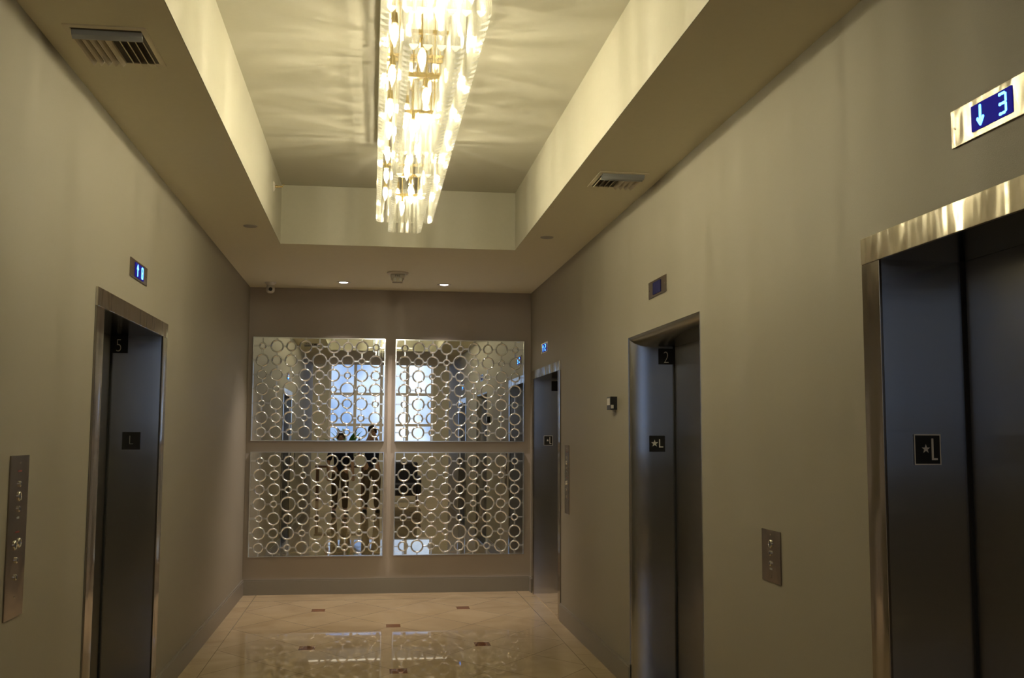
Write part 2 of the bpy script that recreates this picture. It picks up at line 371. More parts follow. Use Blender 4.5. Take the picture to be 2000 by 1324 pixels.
# ------------------------------------------------------------------ elevator doorways
# local frame: X across the opening as seen from the room, +Y into the wall, origin on the floor at the centre
DEP = 0.29
def star_pts(cx, cz, r):
    return [(cx + (r if i % 2 == 0 else r*0.40)*math.sin(math.pi*i/5), cz + (r if i % 2 == 0 else r*0.40)*math.cos(math.pi*i/5)) for i in range(10)]
def jamb_plate(name, parent, sgn, xface, yc, zc, kind, ch=None):
    """black square plate on the jamb lining; lies in the plane x = xface, its front towards sgn*X"""
    h = 0.052 if kind != 'bordered' else 0.050
    wy = 0.052 if kind != 'bordered' else 0.046
    bm = bmesh.new(); box(bm, xface, xface+sgn*0.004, yc-wy, yc+wy, zc-h, zc+h)
    p = build(name, bm, M['black'], parent, bevel=0.0008)
    f0, f1 = xface+sgn*0.004, xface+sgn*0.006
    RIGHT = parent['_right']
    bm = bmesh.new()
    if kind in ('star', 'bordered'):
        s = 1.0 if kind == 'star' else 0.62
        cx = -0.017 if kind == 'star' else -0.006
        pts = [(yc+a*RIGHT, zc+b) for a, b in star_pts(cx, 0.002, 0.024*s)]
        prism(bm, pts, f0, f1, 'x')
        if kind == 'star': lx0, lx1, lz0, lz1, t_ = 0.012, 0.040, -0.024, 0.029, 0.007
        else: lx0, lx1, lz0, lz1, t_ = 0.014, 0.034, -0.034, 0.036, 0.0065
        def bx(a0, a1, z0, z1):
            y0, y1 = sorted((yc+a0*RIGHT, yc+a1*RIGHT)); x0, x1 = sorted((f0, f1)); box(bm, x0, x1, y0, y1, zc+z0, zc+z1)
        bx(lx0, lx0+t_, lz0, lz1); bx(lx0+t_, lx1, lz0, lz0+t_)
        build('star_and_letter', bm, M['white'], p)
        if kind == 'bordered':
            bm = bmesh.new(); 
            bx2 = lambda a0, a1, z0, z1: box(bm, *sorted((f0, f1)), *sorted((yc+a0, yc+a1)), zc+z0, zc+z1)
            bx2(-wy, wy, h-.004, h); bx2(-wy, wy, -h, -h+.004); bx2(-wy, -wy+.003, -h+.004, h-.004); bx2(wy-.003, wy, -h+.004, h-.004)
            build('plate_border', bm, M['white'], p)
    elif kind == 'letter':
        bx = lambda a0, a1, z0, z1: box(bm, *sorted((f0, f1)), *sorted((yc+a0*RIGHT, yc+a1*RIGHT)), zc+z0, zc+z1)
        bx(-0.010, -0.006, -0.020, 0.030); bx(-0.006, 0.012, -0.020, -0.016)
        build('letter', bm, M['greyletter'], p)
    elif kind == 'number':
        bm.free()
        if not ch: return p
        rot = (R(90), 0, R(90)) if sgn > 0 else (R(90), 0, R(-90))
        text_mesh(ch, 0.112, M['white'] if parent['_bright'] else M['greyletter'], 'number', p, (f0, yc, zc-0.010), rot, 0.0015, 0.72)
    return p
def elevator(name, loc, rotz, hi, ho, far_sgn, style, label, plate=None, number=None, numlit=True, htop=2.275):
    """far_sgn: local X sign of the jamb farther from the camera"""
    root = thing(name, loc, rotz, label=label, cat='elevator door', kind='structure')
    root['_right'] = 0; root['_bright'] = 1 if numlit else 0
    zt = 2.185
    if style == 'flat':
        bm = bmesh.new(); box(bm, -ho, ho, -0.012, 0.0, zt, htop); build('header', bm, M['header'], root, bevel=0.002)
        for s in (-1, 1):
            bm = bmesh.new(); x0, x1 = sorted((s*hi, s*ho))
            box(bm, x0, x1, -0.010, 0.0, 0, zt); build('jamb', bm, M['face'], root, bevel=0.002)
            bm = bmesh.new(); x0, x1 = sorted((s*hi, s*(hi+0.02)))
            box(bm, x0, x1, 0.0, DEP+0.05, 0, zt+0.02); build('jamb_lining', bm, M['reveal'], root)
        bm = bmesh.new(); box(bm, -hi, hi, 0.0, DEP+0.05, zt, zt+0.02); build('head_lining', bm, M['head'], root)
        xr = hi
    else:                                                        # rounded brushed steel surround without a casing
        prof = [(0.0, -0.004), (0.0, 0.0)]
        rx, ry, ins = 0.062, 0.14, 0.0
        for i in range(13):
            a = math.pi/2*i/12; prof.append((rx*math.sin(a), ry*(1-math.cos(a))))
        prof.append((rx, DEP+0.05))
        bmj = bmesh.new(); bmh = bmesh.new()
        for s in (-1, 1):
            bmj = bmesh.new()
            k = 1.0
            pr = [(s*(ho-o), d) for o, d in prof]
            A = [bmj.verts.new((x, d, 0)) for x, d in pr]; Bv = [bmj.verts.new((x, d, htop-o)) for (x, d), (o, _) in zip(pr, prof)]
            for i in range(len(pr)-1): bmj.faces.new((A[i], A[i+1], Bv[i+1], Bv[i]))
            back = [bmj.verts.new((s*ho, DEP+.05, 0)), bmj.verts.new((s*ho, DEP+.05, htop))]
            build('jamb', bmj, M['reveal'], root, smooth=True)
        A = [bmh.verts.new((-(ho-o), d, htop-o)) for o, d in prof]; Bv = [bmh.verts.new(((ho-o), d, htop-o)) for o, d in prof]
        for i in range(len(prof)-1): bmh.faces.new((A[i], A[i+1], Bv[i+1], Bv[i]))
        build('header', bmh, M['roundhead'], root, smooth=True)
        hi = ho-rx; xr = hi; zt = htop-rx
    # two leaves, the far one proud of the near one, and the sill
    for k, s in enumerate((far_sgn, -far_sgn)):
        x0, x1 = sorted((s*0.004, s*hi)); d0 = DEP if k == 0 else DEP+0.0
        bm = bmesh.new(); box(bm, x0, x1, d0, d0+0.035, 0.012, zt); build('door_panel', bm, M['door'], root, bevel=0.001)
    bm = bmesh.new(); box(bm, -hi, hi, 0.001, DEP+0.05, 0.0, 0.008); build('sill', bm, M['marble' if name == 'door_3' else 'plate'], root)
    bm = bmesh.new(); box(bm, -hi, hi, DEP+0.037, DEP+0.05, 0, zt); build('shaft_cover', bm, M['gap'], root)
    # a dark joint where the leaf meets the lining
    bm = bmesh.new(); x0, x1 = sorted((far_sgn*(xr-0.012), far_sgn*xr)); box(bm, x0, x1, DEP-0.012, DEP, 0.008, zt); build('door_joint', bm, M['gap'], root)
    # plates on the far lining; as seen in the picture their right-hand side is deeper (right wall) or shallower (left wall)
    root['_right'] = 1 if rotz < 0 else -1
    sg = -far_sgn
    if plate: jamb_plate('floor_plate', root, sg, far_sgn*xr, plate[1], plate[2], plate[0])
    if number: jamb_plate('number_plate', root, sg, far_sgn*xr, number[1], number[2], 'number', number[0])
    del root['_right']; del root['_bright']
    return root
RW, LW = R(-90), R(90)
elevator('door_1', (XR, 2.497, 0), RW, 0.690, 0.810, -1, 'flat', 'nearest elevator doorway on the right wall, bright steel header, bordered star L plate', plate=('bordered', 0.139, 1.561))
elevator('door_2', (XR, 5.840, 0), RW, 0.745, 0.745, -1, 'round', 'middle elevator doorway on the right wall with rounded steel surround and number 2', plate=('star', 0.167, 1.553), number=('2', 0.232, 2.118), htop=2.240)
elevator('door_3', (XR, 9.855, 0), RW, 0.705, 0.810, -1, 'flat', 'farthest elevator doorway on the right wall, next to the mirrors', plate=('bordered', 0.145, 1.553), number=('', 0.232, 2.115), htop=2.270, numlit=False)
elevator('door_4', (XL, 5.720, 0), LW, 0.690, 0.822, 1, 'flat', 'elevator doorway on the left wall with L plate and number 5', plate=('letter', 0.152, 1.561), number=('5', 0.243, 2.133), htop=2.273)

# ------------------------------------------------------------------ lit floor indicators above the doorways
def capsule(bm, x0, z0, x1, z1, r, d0, d1):
    a = math.atan2(z1-z0, x1-x0); pts = []
    for i in range(7): t_ = a-math.pi/2+math.pi*i/6; pts.append((x1+r*math.cos(t_), z1+r*math.sin(t_)))
    for i in range(7): t_ = a+math.pi/2+math.pi*i/6; pts.append((x0+r*math.cos(t_), z0+r*math.sin(t_)))
    prism(bm, pts, d0, d1)
def indicator(loc, rotz, hw, hh, sw, sh, arrow, digit, label, pm, lit=True):
    root = thing('floor_indicator', loc, rotz, label=label, cat='indicator', group='floor indicators above the elevators')
    bm = bmesh.new(); box(bm, -hw, hw, -0.006, 0, -hh, hh); build('faceplate', bm, pm, root, bevel=0.0015)
    bm = bmesh.new(); box(bm, -sw, sw, -0.009, -0.006, -sh, sh)
    s = build('display', bm, M['bluescreen'] if lit else M['darkscreen'], root)
    for x in (-hw*0.9, hw*0.9):
        bm = bmesh.new(); lathe(bm, [(0.004, 0), (0.004, 0.0015), (0, 0.002)], 10, Matrix.Translation((x, -0.006, 0)) @ TOY); build('screw', bm, M['chrome'], root)
    d0, d1 = -0.0105, -0.009
    if arrow:
        bm = bmesh.new(); k = 1 if arrow == 'up' else -1; x = -sw*0.52; r = sh*0.13
        capsule(bm, x, -k*sh*0.72, x, k*sh*0.55, r, d0, d1)
        capsule(bm, x-sh*0.36, k*sh*0.22, x, k*sh*0.70, r, d0, d1); capsule(bm, x+sh*0.36, k*sh*0.22, x, k*sh*0.70, r, d0, d1)
        build('arrow', bm, M['bluelit'], s)
    if digit:
        bm = bmesh.new(); x = sw*0.58; a = sh*0.40; b = sh*0.74; r = sh*0.10
        if digit == '8':
            for seg_ in ((-a, -b+.1*b, -a, -.1*b), (-a, .1*b, -a, b-.1*b), (a, -b+.1*b, a, -.1*b), (a, .1*b, a, b-.1*b), (-a*.7, b, a*.7, b), (-a*.55, 0, a*.55, 0), (-a*.7, -b, a*.7, -b)):
                capsule(bm, x+seg_[0], seg_[1], x+seg_[2], seg_[3], r, d0, d1)
        elif digit == '3':
            for z in (b, 0, -b): capsule(bm, x-a*0.85, z, x-a*0.55, z, r*1.15, d0, d1); capsule(bm, x-a*.05, z, x+a*0.6, z, r, d0, d1)
            for z0, z1 in ((.15*b, .85*b), (-.85*b, -.15*b)): capsule(bm, x+a, z0, x+a, z1, r, d0, d1)
        elif digit == '2':
            for seg_ in ((-a, b, a*.8, b), (a, .2*b, a, b*.85), (-a*.7, 0, a*.7, 0), (-a, -b*.85, -a, -.2*b), (-a, -b, a, -b)):
                capsule(bm, x+seg_[0], seg_[1], x+seg_[2], seg_[3], r, d0, d1)
        build('digit', bm, M['bluelit'], s)
    return root
indicator((XR, 2.54, 2.488), RW, 0.20, 0.055, 0.093, 0.036, 'down', '3', 'bright indicator at the right edge of the picture, blue down arrow and 3', M['brightplate'])
indicator((XR, 5.88, 2.477), RW, 0.188, 0.050, 0.082, 0.036, None, None, 'unlit floor indicator above the middle right elevator with rounded surround', M['plate'], lit=False)
indicator((XR, 9.90, 2.455), RW, 0.196, 0.050, 0.115, 0.038, 'up', '2', 'small glowing floor indicator above the farthest elevator beside the mirrors', M['header'])
i4 = indicator((XL, 5.73, 2.469), LW, 0.20, 0.050, 0.100, 0.038, 'up', '8', 'floor indicator on the left wall showing blue up arrow and 8', M['plate'])

# ------------------------------------------------------------------ call stations
def call_plate(loc, rotz, hw, hh, items, label, group):
    root = thing('call_station', loc, rotz, label=label, cat='call panel', group=group)
    bm = bmesh.new(); box(bm, -hw, hw, -0.005, 0, -hh, hh); build('faceplate', bm, M['plate'], root, bevel=0.001)
    for kind, x, z in items:
        bm = bmesh.new(); T = Matrix.Translation((x, -0.005, z)) @ TOY
        if kind == 'screw': lathe(bm, [(0.004, 0), (0.004, 0.0015), (0, 0.0025)], 10, T); build('screw', bm, M['chrome'], root)
        elif kind == 'lock':
            lathe(bm, [(0.0175, 0), (0.0175, 0.003), (0.0145, 0.006), (0.0135, 0.004), (0.0135, 0.001)], 24, T); q = build('button_ring', bm, M['chrome'], root, smooth=True)
            bm = bmesh.new(); lathe(bm, [(0.0135, 0.001), (0, 0.002)], 24, T); build('button_face', bm, M['black'], q)
        elif kind == 'key':
            lathe(bm, [(0.011, 0), (0.011, 0.004), (0.008, 0.006), (0, 0.006)], 18, T); q = build('key_switch', bm, M['chrome'], root, smooth=True)
            bm = bmesh.new(); box(bm, x-0.0012, x+0.0012, -0.0125, -0.011, z-0.005, z+0.005); build('key_slot', bm, M['black'], q)
        elif kind == 'tag':
            bm.free(); bm = bmesh.new(); box(bm, x-0.014, x+0.014, -0.0056, -0.005, z-0.004, z+0.004); build('engraving', bm, M['greyletter'], root)
        elif kind == 'red':
            bm.free(); bm = bmesh.new(); box(bm, x-0.02, x+0.02, -0.0056, -0.005, z-0.003, z+0.003); build('red_legend', bm, M['redtag'], root)
    return root
M['redtag'] = simple('red_legend', (0.22, 0.04, 0.03), 0.5)
call_plate((XR, 4.185, 1.106), RW, 0.101, 0.107, [('screw', 0, .088), ('lock', 0, .050), ('key', 0, .012), ('key', 0, -.030), ('tag', 0, -.052), ('screw', 0, -.085)],
           'small steel call plate on the right wall between two elevators', None)
LONG = [('screw', 0, .262), ('red', 0, .232), ('key', 0, .186), ('lock', 0, .142), ('key', 0, .097), ('tag', 0, .066), ('red', 0, .015), ('lock', .022, -.025), ('lock', -.022, -.030), ('key', 0, -.085), ('key', 0, -.145), ('screw', 0, -.215)]
call_plate((XL, 3.962, 1.234), LW, 0.099, 0.288, LONG, 'tall steel fire service call panel on the left wall at the picture edge', None)
call_plate((XR, 8.744, 1.232), RW, 0.094, 0.290, LONG, 'tall narrow call panel on the right wall beside the farthest elevator', None)

# small black sensor box on the right wall
root = thing('wall_sensor', (XR, 6.97, 1.825), RW, label='small black box with pale labels on the right wall beside the rounded elevator', cat='sensor')
bm = bmesh.new(); box(bm, -0.055, 0.055, -0.048, 0, -0.045, 0.045); build('housing', bm, M['black'], root, bevel=0.003)
bm = bmesh.new(); box(bm, -0.040, 0.04, -0.0495, -0.048, -0.012, 0.034); build('screen', bm, M['wplastic'], root)
bm = bmesh.new(); box(bm, 0.055, 0.0562, -0.045, -0.026, -0.036, -0.012); build('label_sticker', bm, M['wplastic'], root)
bm = bmesh.new(); lathe(bm, [(0.012, 0), (0.012, 0.018), (0, 0.02)], 12, Matrix.Translation((0.02, -0.014, -0.063))); build('cable_boot', bm, M['gplastic'], root)

# ------------------------------------------------------------------ mirrors
RAD = dict(S=0.0385, M=0.054, L=0.0675, X=0.0785)
ROWS = ['SLMLSLMLS', 'LMLSXMLSL', 'MLSLMLSLM', 'LSXMLSXML', 'SLMLSLMLS', 'LMLSXMLSL', 'MLSLMLSLM']
ring_mesh = {}
for k, r in RAD.items():
    bm = bmesh.new(); wd = 0.0165
    lathe(bm, [(r, 0), (r, 0.004), (r-0.004, 0.010), (r-wd/2, 0.0125), (r-wd+0.004, 0.010), (r-wd, 0.004), (r-wd, 0)], 36, TOY)
    o = build('ring', bm, M['silver'], smooth=True); ring_mesh[k] = o.data; bpy.data.objects.remove(o)
def wall_mirror(x0, x1, z0, z1, label):
    W2, H2 = (x1-x0)/2, (z1-z0)/2
    root = thing('wall_mirror', ((x0+x1)/2, YF, (z0+z1)/2), 0, label=label, cat='mirror', group='mirrors with ring lattice on the far wall')
    F = 0.009
    bm = bmesh.new(); box(bm, -W2, W2, -0.020, 0, -H2, H2); build('mirror_backing', bm, M['gplastic'], root)
    bm = bmesh.new(); box(bm, -W2+F, W2-F, -0.0235, -0.020, -H2+F, H2-F); build('mirror_glass', bm, M['mirror'], root)
    bm = bmesh.new(); d = (-0.036, -0.020)
    box(bm, -W2, -W2+F, *d, -H2, H2); box(bm, W2-F, W2, *d, -H2, H2); box(bm, -W2+F, W2-F, *d, -H2, -H2+F); box(bm, -W2+F, W2-F, *d, H2-F, H2)
    build('frame', bm, M['silver'], root)
    nx, nz = 9, 7
    px = (2*W2-2*F-0.03)/nx; pz = (2*H2-2*F-0.02)/nz
    cx = lambda i: -W2+F+0.015+px*(i+.5); cz = lambda j: H2-F-0.010-pz*(j+.5)
    y0 = -0.0235
    for j, row in enumerate(ROWS):
        for i, ch in enumerate(row):
            o = bpy.data.objects.new('ring', ring_mesh[ch]); col.objects.link(o); o.parent = root; o.location = (cx(i), y0, cz(j))
    hw = 0.0075; bars = []
    def bar(x0_, x1_, z0_, z1_):
        if x1_-x0_ > 0.001 and z1_-z0_ > 0.001: bars.append((x0_, x1_, z0_, z1_))
    for j, row in enumerate(ROWS):
        z = cz(j)
        bar(-W2+F, cx(0)-RAD[row[0]]+.002, z-hw, z+hw); bar(cx(8)+RAD[row[8]]-.002, W2-F, z-hw, z+hw)
        for i in range(8): bar(cx(i)+RAD[row[i]]-.002, cx(i+1)-RAD[row[i+1]]+.002, z-hw, z+hw)
    for i in range(9):
        x = cx(i)
        bar(x-hw, x+hw, cz(0)+RAD[ROWS[0][i]]-.002, H2-F); bar(x-hw, x+hw, -H2+F, cz(6)-RAD[ROWS[6][i]]+.002)
        for j in range(6): bar(x-hw, x+hw, cz(j+1)+RAD[ROWS[j+1][i]]-.002, cz(j)-RAD[ROWS[j][i]]+.002)
    bars.sort(key=lambda b: -(b[1]-b[0])*(b[3]-b[2]))
    for b in bars[:100]:
        bm = bmesh.new(); box(bm, b[0], b[1], y0-0.010, y0, b[2], b[3]); build('connecting_bar', bm, M['silver'], root, bevel=0.002, seg=1)
    bm = bmesh.new()
    for b in bars[100:]: box(bm, b[0], b[1], y0-0.010, y0, b[2], b[3])
    tag(build('connecting_bars', bm, M['silver'], root, bevel=0.002, seg=1), kind='stuff')
    return root
wall_mirror(-1.210, 0.130, 1.536, 2.596, 'upper left mirror of the four, silver frame and ring lattice')
wall_mirror(0.236, 1.587, 1.536, 2.594, 'upper right mirror of the four, silver frame and ring lattice')
wall_mirror(-1.208, 0.132, 0.376, 1.428, 'lower left mirror of the four, silver frame and ring lattice')
wall_mirror(0.242, 1.587, 0.380, 1.428, 'lower right mirror of the four, silver frame and ring lattice')

# ------------------------------------------------------------------ ceiling devices
def downlight(x, y, label):
    root = thing('downlight', (x, y, HC), 0, label=label, cat='ceiling light', group='recessed downlights by the far wall')
    bm = bmesh.new(); lathe(bm, [(0.070, 0), (0.070, -0.004), (0.055, -0.007), (0.042, -0.003), (0.042, 0)], 32); build('trim_ring', bm, M['wplastic'], root, smooth=True)
    bm = bmesh.new(); lathe(bm, [(0.042, -0.002), (0.034, -0.006), (0, -0.008)], 24); build('lens', bm, M['lens'], root, smooth=True)
downlight(-0.298, 10.30, 'glowing recessed downlight left of the fire alarm')
downlight(0.700, 10.30, 'glowing recessed downlight right of the fire alarm')
for x, y, side in ((-0.896, 7.594, 'left'), (1.302, 7.680, 'right')):
    root = thing('ceiling_speaker', (x, y, HC), 0, label='flat round grey disc in the %s ceiling border' % side, cat='ceiling disc', group='round discs in the ceiling border')
    bm = bmesh.new(); lathe(bm, [(0.050, 0), (0.050, -0.003), (0.046, -0.006), (0, -0.006)], 32); build('cover', bm, M['gplastic'], root, smooth=True)
# fire alarm
root = thing('fire_alarm', (0.218, 9.60, HC), 0, label='white ceiling fire alarm strobe with clear lens between the two downlights', cat='fire alarm')
bm = bmesh.new(); lathe(bm, [(0.100, 0), (0.100, -0.010), (0.085, -0.022), (0, -0.022)], 36); build('base', bm, M['wplastic'], root, smooth=True)
bm = bmesh.new(); prism(bm, [(-.066, -.022), (.066, -.022), (.058, -.078), (-.058, -.078)], -.05, .05); hs = build('housing', bm, M['wplastic'], root, bevel=0.006)
text_mesh('FIRE', 0.026, M['black'], 'lettering', hs, (0, -0.0505, -0.038), (R(90), 0, 0), 0.001)
bm = bmesh.new(); prism(bm, [(-.054, -.056), (.054, -.056), (.046, -.092), (-.046, -.092)], -.058, .045); lens = build('strobe_lens', bm, M['chrome'], root, bevel=0.004)
for x in (-0.025, 0.026):
    bm = bmesh.new(); lathe(bm, [(0.016, 0), (0.012, 0.004), (0, 0.002)], 16, Matrix.Translation((x, -0.058, -0.072)) @ TOY); build('reflector', bm, M['white'], lens, smooth=True)
# security camera
root = thing('security_camera', (-1.02, 10.43, HC), 0, label='small white security camera on the ceiling at the far left corner', cat='security camera')
bm = bmesh.new(); lathe(bm, [(0.058, 0), (0.058, -0.006), (0.045, -0.016), (0.040, -0.030), (0, -0.030)], 28); build('base', bm, M['wplastic'], root, smooth=True)
bm = bmesh.new(); lathe(bm, [(0, 0.036), (0.030, 0.030), (0.042, 0.012), (0.045, -0.01), (0.040, -0.032), (0.024, -0.046), (0, -0.05)], 28, Matrix.Translation((0, 0, -0.060))); build('housing', bm, M['wplastic'], root, smooth=True)
bm = bmesh.new(); lathe(bm, [(0.019, 0), (0.019, 0.012), (0.014, 0.014), (0, 0.010)], 20, Matrix.Translation((0.006, -0.034, -0.072)) @ Matrix.Rotation(R(100), 4, 'X')); build('lens', bm, M['black'], root, smooth=True)
# sprinkler on the cove's left side
root = thing('sprinkler', (CL+0.004, 7.61, 3.412), LW, label='sidewall sprinkler head on the raised ceiling side, left of chandelier', cat='sprinkler')
bm = bmesh.new(); lathe(bm, [(0.038, 0), (0.036, 0.004), (0.022, 0.012), (0.016, 0.012), (0, 0.012)], 28, TOY); build('escutcheon', bm, M['wplastic'], root, smooth=True)
bm = bmesh.new(); lathe(bm, [(0.010, 0.010), (0.010, 0.03), (0.007, 0.034), (0.005, 0.065), (0, 0.066)], 14, TOY); build('nozzle', bm, M['brass'], root, smooth=True)
bm = bmesh.new(); tube(bm, [(-.010, -.030, 0), (-.016, -.045, 0), (-.004, -.064, 0)], .0022, 6); tube(bm, [(.010, -.030, 0), (.016, -.045, 0), (.004, -.064, 0)], .0022, 6); build('yoke', bm, M['brass'], root)
bm = bmesh.new(); box(bm, -.016, .016, -.068, -.066, -.010, .014); box(bm, -.016, .016, -.080, -.068, .012, .014); build('deflector', bm, M['brass'], root)
# ceiling vents
def air_vent(x, y, w_, d_, label, slat_y, slats, fins, mirrored):
    root = thing('air_vent', (x, y, HC), 0, label=label, cat='air vent', group='air vents in the ceiling border')
    bm = bmesh.new(); f = 0.022; hw, hd = w_/2, d_/2
    for b in ((-hw, hw, -hd, -hd+f), (-hw, hw, hd-f, hd), (-hw, -hw+f, -hd+f, hd-f), (hw-f, hw, -hd+f, hd-f)): box(bm, b[0], b[1], b[2], b[3], -0.006, 0)
    build('frame', bm, M['ventpaint'], root, bevel=0.0015)
    bm = bmesh.new(); box(bm, -hw+f, hw-f, -hd+f, hd-f, -0.002, 0); build('opening', bm, M['ventdark'], root)  # flat dark sheet, the shade inside the duct put into its colour
    for k in range(slats):                                        # grey curved blades running across
        yy = slat_y+k*0.034
        bm = bmesh.new(); pts = [(yy+0.028*math.cos(a)-0.01, -0.004-0.024*math.sin(a)) for a in [math.pi*i/8 for i in range(0, 9)]]
        pts = [(yy-0.020, -0.003), (yy-0.014, -0.020), (yy-0.002, -0.031), (yy+0.004, -0.032), (yy-0.004, -0.022), (yy-0.012, -0.012), (yy-0.015, -0.003)]
        prism(bm, pts, -hw+f, hw-f, 'x'); build('slat', bm, M['ventmetal'], root)
    y0 = slat_y+slats*0.034-0.010; y1 = hd-f
    for i in range(fins):                                         # beige curved fins running lengthwise
        xx = -hw+f+(w_-2*f)*(i+.5)/fins; s = -1 if i < fins/2 else 1
        bm = bmesh.new(); pts = [(xx+s*0.013*t_*t_-0.004, -0.002-0.022*t_) for t_ in (0, .35, .7, 1.0)]
        pts += [(a+0.0022, b) for a, b in pts[::-1]]
        prism(bm, pts, y0, y1); build('fin', bm, M['ventpaint'], root)
    return root
air_vent(-1.010, 4.085, 0.30, 0.40, 'square air vent in the left ceiling border with grey blade', -0.135, 1, 9, False)
air_vent(1.418, 5.865, 0.29, 0.36, 'air vent with grey blades in the right ceiling border', -0.135, 2, 8, True)

# ------------------------------------------------------------------ chandelier
CX = 0.197
root = thing('chandelier', (CX, 5.19, HU), 0, label='long crystal chandelier with rows of glass prisms and glowing candle bulbs', cat='chandelier')
def P(x, y, z): return (x-CX, y-5.19, z-HU)
bm = bmesh.new(); box(bm, -0.172, 0.172, -1.745, 1.745, -0.10, 0); build('canopy', bm, M['chrome'], root, bevel=0.004)
MODS = [(3.41, 5.16), (5.21, 6.97)]
OX, IX = 0.178, 0.098            # half widths of outer and inner rows
ZO, ZI, TO, TI = 3.035, 2.945, 3.43, 3.20
for (ya, yb) in MODS:
    for (hx, inset, zt) in ((OX, 0.0, TO), (IX, 0.10, TI)):
        bm = bmesh.new(); t = 0.008
        x0, x1, y0, y1 = -hx, hx, ya+inset-5.19, yb-inset-5.19; z0, z1 = zt-HU, zt-HU+0.016
        box(bm, x0-t, x0+t, y0, y1, z0, z1); box(bm, x1-t, x1+t, y0, y1, z0, z1)
        box(bm, x0+t, x1-t, y0, y0+2*t, z0, z1); box(bm, x0+t, x1-t, y1-2*t, y1, z0, z1)
        if hx == IX:
            for f in (0.33, 0.66): ym = y0+(y1-y0)*f; box(bm, x0+t, x1-t, ym-t, ym+t, z0, z1)
        build('frame_rail', bm, M['brass'], root)
        for yy in (y0+0.01, (y0+y1)/2, y1-0.01):
            for xx in (x0, x1):
                bm = bmesh.new(); tube(bm, [(xx*0.9, yy, z1), (xx*0.9, yy, -0.10)], 0.004, 6); build('hanging_rod', bm, M['brass'], root)
# prism positions: (x, y, zbottom, ztop, rotation)
spots = []
for (ya, yb) in MODS:
    for hx, inset, zb, zt in ((OX, 0.0, ZO, TO), (IX, 0.10, ZI, TI)):
        a, b = ya+inset, yb-inset; n = int(round((b-a)/0.054))
        for i in range(n):
            y = a+(b-a)*(i+.5)/n
            spots.append((CX-hx, y, zb, zt, 0)); spots.append((CX+hx, y, zb, zt, math.pi))
        k = 7 if hx == OX else 4
        for i in range(k):
            x = CX-hx+2*hx*(i+.5)/k
            spots.append((x, a, zb, zt, math.pi/2)); spots.append((x, b, zb, zt, -math.pi/2))
def prism_bm(bm, L_, Mx):
    r = 0.0195; pts = []
    for i in range(3):
        a = 2*math.pi*i/3
        for da, k in ((-0.16, 0.96), (0.16, 0.96), (math.pi/3, 0.60)): pts.append((r*k*math.cos(a+da), r*k*math.sin(a+da)))
    A = [bm.verts.new(Mx @ Vector((x, y, -L_ + 0.45*max(0, 0.012-x)))) for x, y in pts]
    Bv = [bm.verts.new(Mx @ Vector((x, y, 0))) for x, y in pts]
    n = len(pts); bm.faces.new(A).material_index = 1; bm.faces.new(Bv[::-1])
    for i in range(n): bm.faces.new((A[i], Bv[i], Bv[(i+1) % n], A[(i+1) % n]))
meshes = {}
def get_mesh(L_):
    k = round(L_, 3)
    if k not in meshes:
        bm = bmesh.new(); prism_bm(bm, k, Matrix.Identity(4)); o = build('crystal_prism', bm, [M['crystal'], M['crystalend']]); meshes[k] = o.data; bpy.data.objects.remove(o)
    return meshes[k]
order = sorted(range(len(spots)), key=lambda i: spots[i][1]**2+spots[i][0]**2)
rest = bmesh.new()
for rank, i in enumerate(order):
    x, y, zb, zt, rot = spots[i]; loc = P(x, y, zt)
    if rank < 100:
        o = bpy.data.objects.new('crystal_prism', get_mesh(zt-zb)); col.objects.link(o); o.parent = root; o.location = loc; o.rotation_euler = (0, 0, rot)
    else: prism_bm(rest, zt-zb, Matrix.Translation(loc) @ Matrix.Rotation(rot, 4, 'Z'))
tag(build('crystal_prisms', rest, [M['crystal'], M['crystalend']], root), kind='stuff')
# candle bulbs hanging tip down in the gutters and the middle
bm = bmesh.new(); lathe(bm, [(0, -0.098), (0.004, -0.090), (0.011, -0.068), (0.0165, -0.042), (0.0165, -0.028), (0.011, -0.010), (0.007, 0)], 12)
b0 = build('candle_bulb', bm, M['bulb'], smooth=True); bulb_me = b0.data; bpy.data.objects.remove(b0)
bm = bmesh.new(); lathe(bm, [(0, 0.045), (0.012, 0.045), (0.014, 0.006), (0.017, 0.004), (0.017, 0), (0, 0)], 12)
f_bm = bmesh.new(); lathe(f_bm, [(0, -0.066), (0.0026, -0.062), (0.0026, -0.026), (0, -0.022)], 8)
f0 = build('filament', f_bm, M['filament'], smooth=True); fil_me = f0.data; bpy.data.objects.remove(f0)
s0 = build('bulb_socket', bm, M['brass'], smooth=True); sock_me = s0.data; bpy.data.objects.remove(s0)
for (ya, yb) in MODS:
    for k in range(4):
        y = ya+0.15+(yb-ya-0.33)*k/3
        ends = ((CX+0.01, 3.26, -0.10),) if k == 0 else ((CX-0.05, 3.26, 0.12), (CX+0.05, 3.26, 0.12)) if k == 3 else ()  # extra end bulbs, doubled at the far side, added to brighten the recess
        for x, z, dy in ends + ((CX-0.132, 3.24, 0), (CX+0.134, 3.24, 0.03), (CX+0.02*(-1)**k, 3.15, 0.02)):
            o = bpy.data.objects.new('candle_bulb', bulb_me); col.objects.link(o); o.parent = root; o.location = P(x, y+dy, z)
            q = bpy.data.objects.new('bulb_socket', sock_me); col.objects.link(q); q.parent = o
            q = bpy.data.objects.new('filament', fil_me); col.objects.link(q); q.parent = o
            bm = bmesh.new(); tube(bm, [(x-CX, y+dy-5.19, z+0.045-HU), (x-CX, y+dy-5.19, -0.10)], 0.004, 6); build('bulb_stem', bm, M['brass'], root)

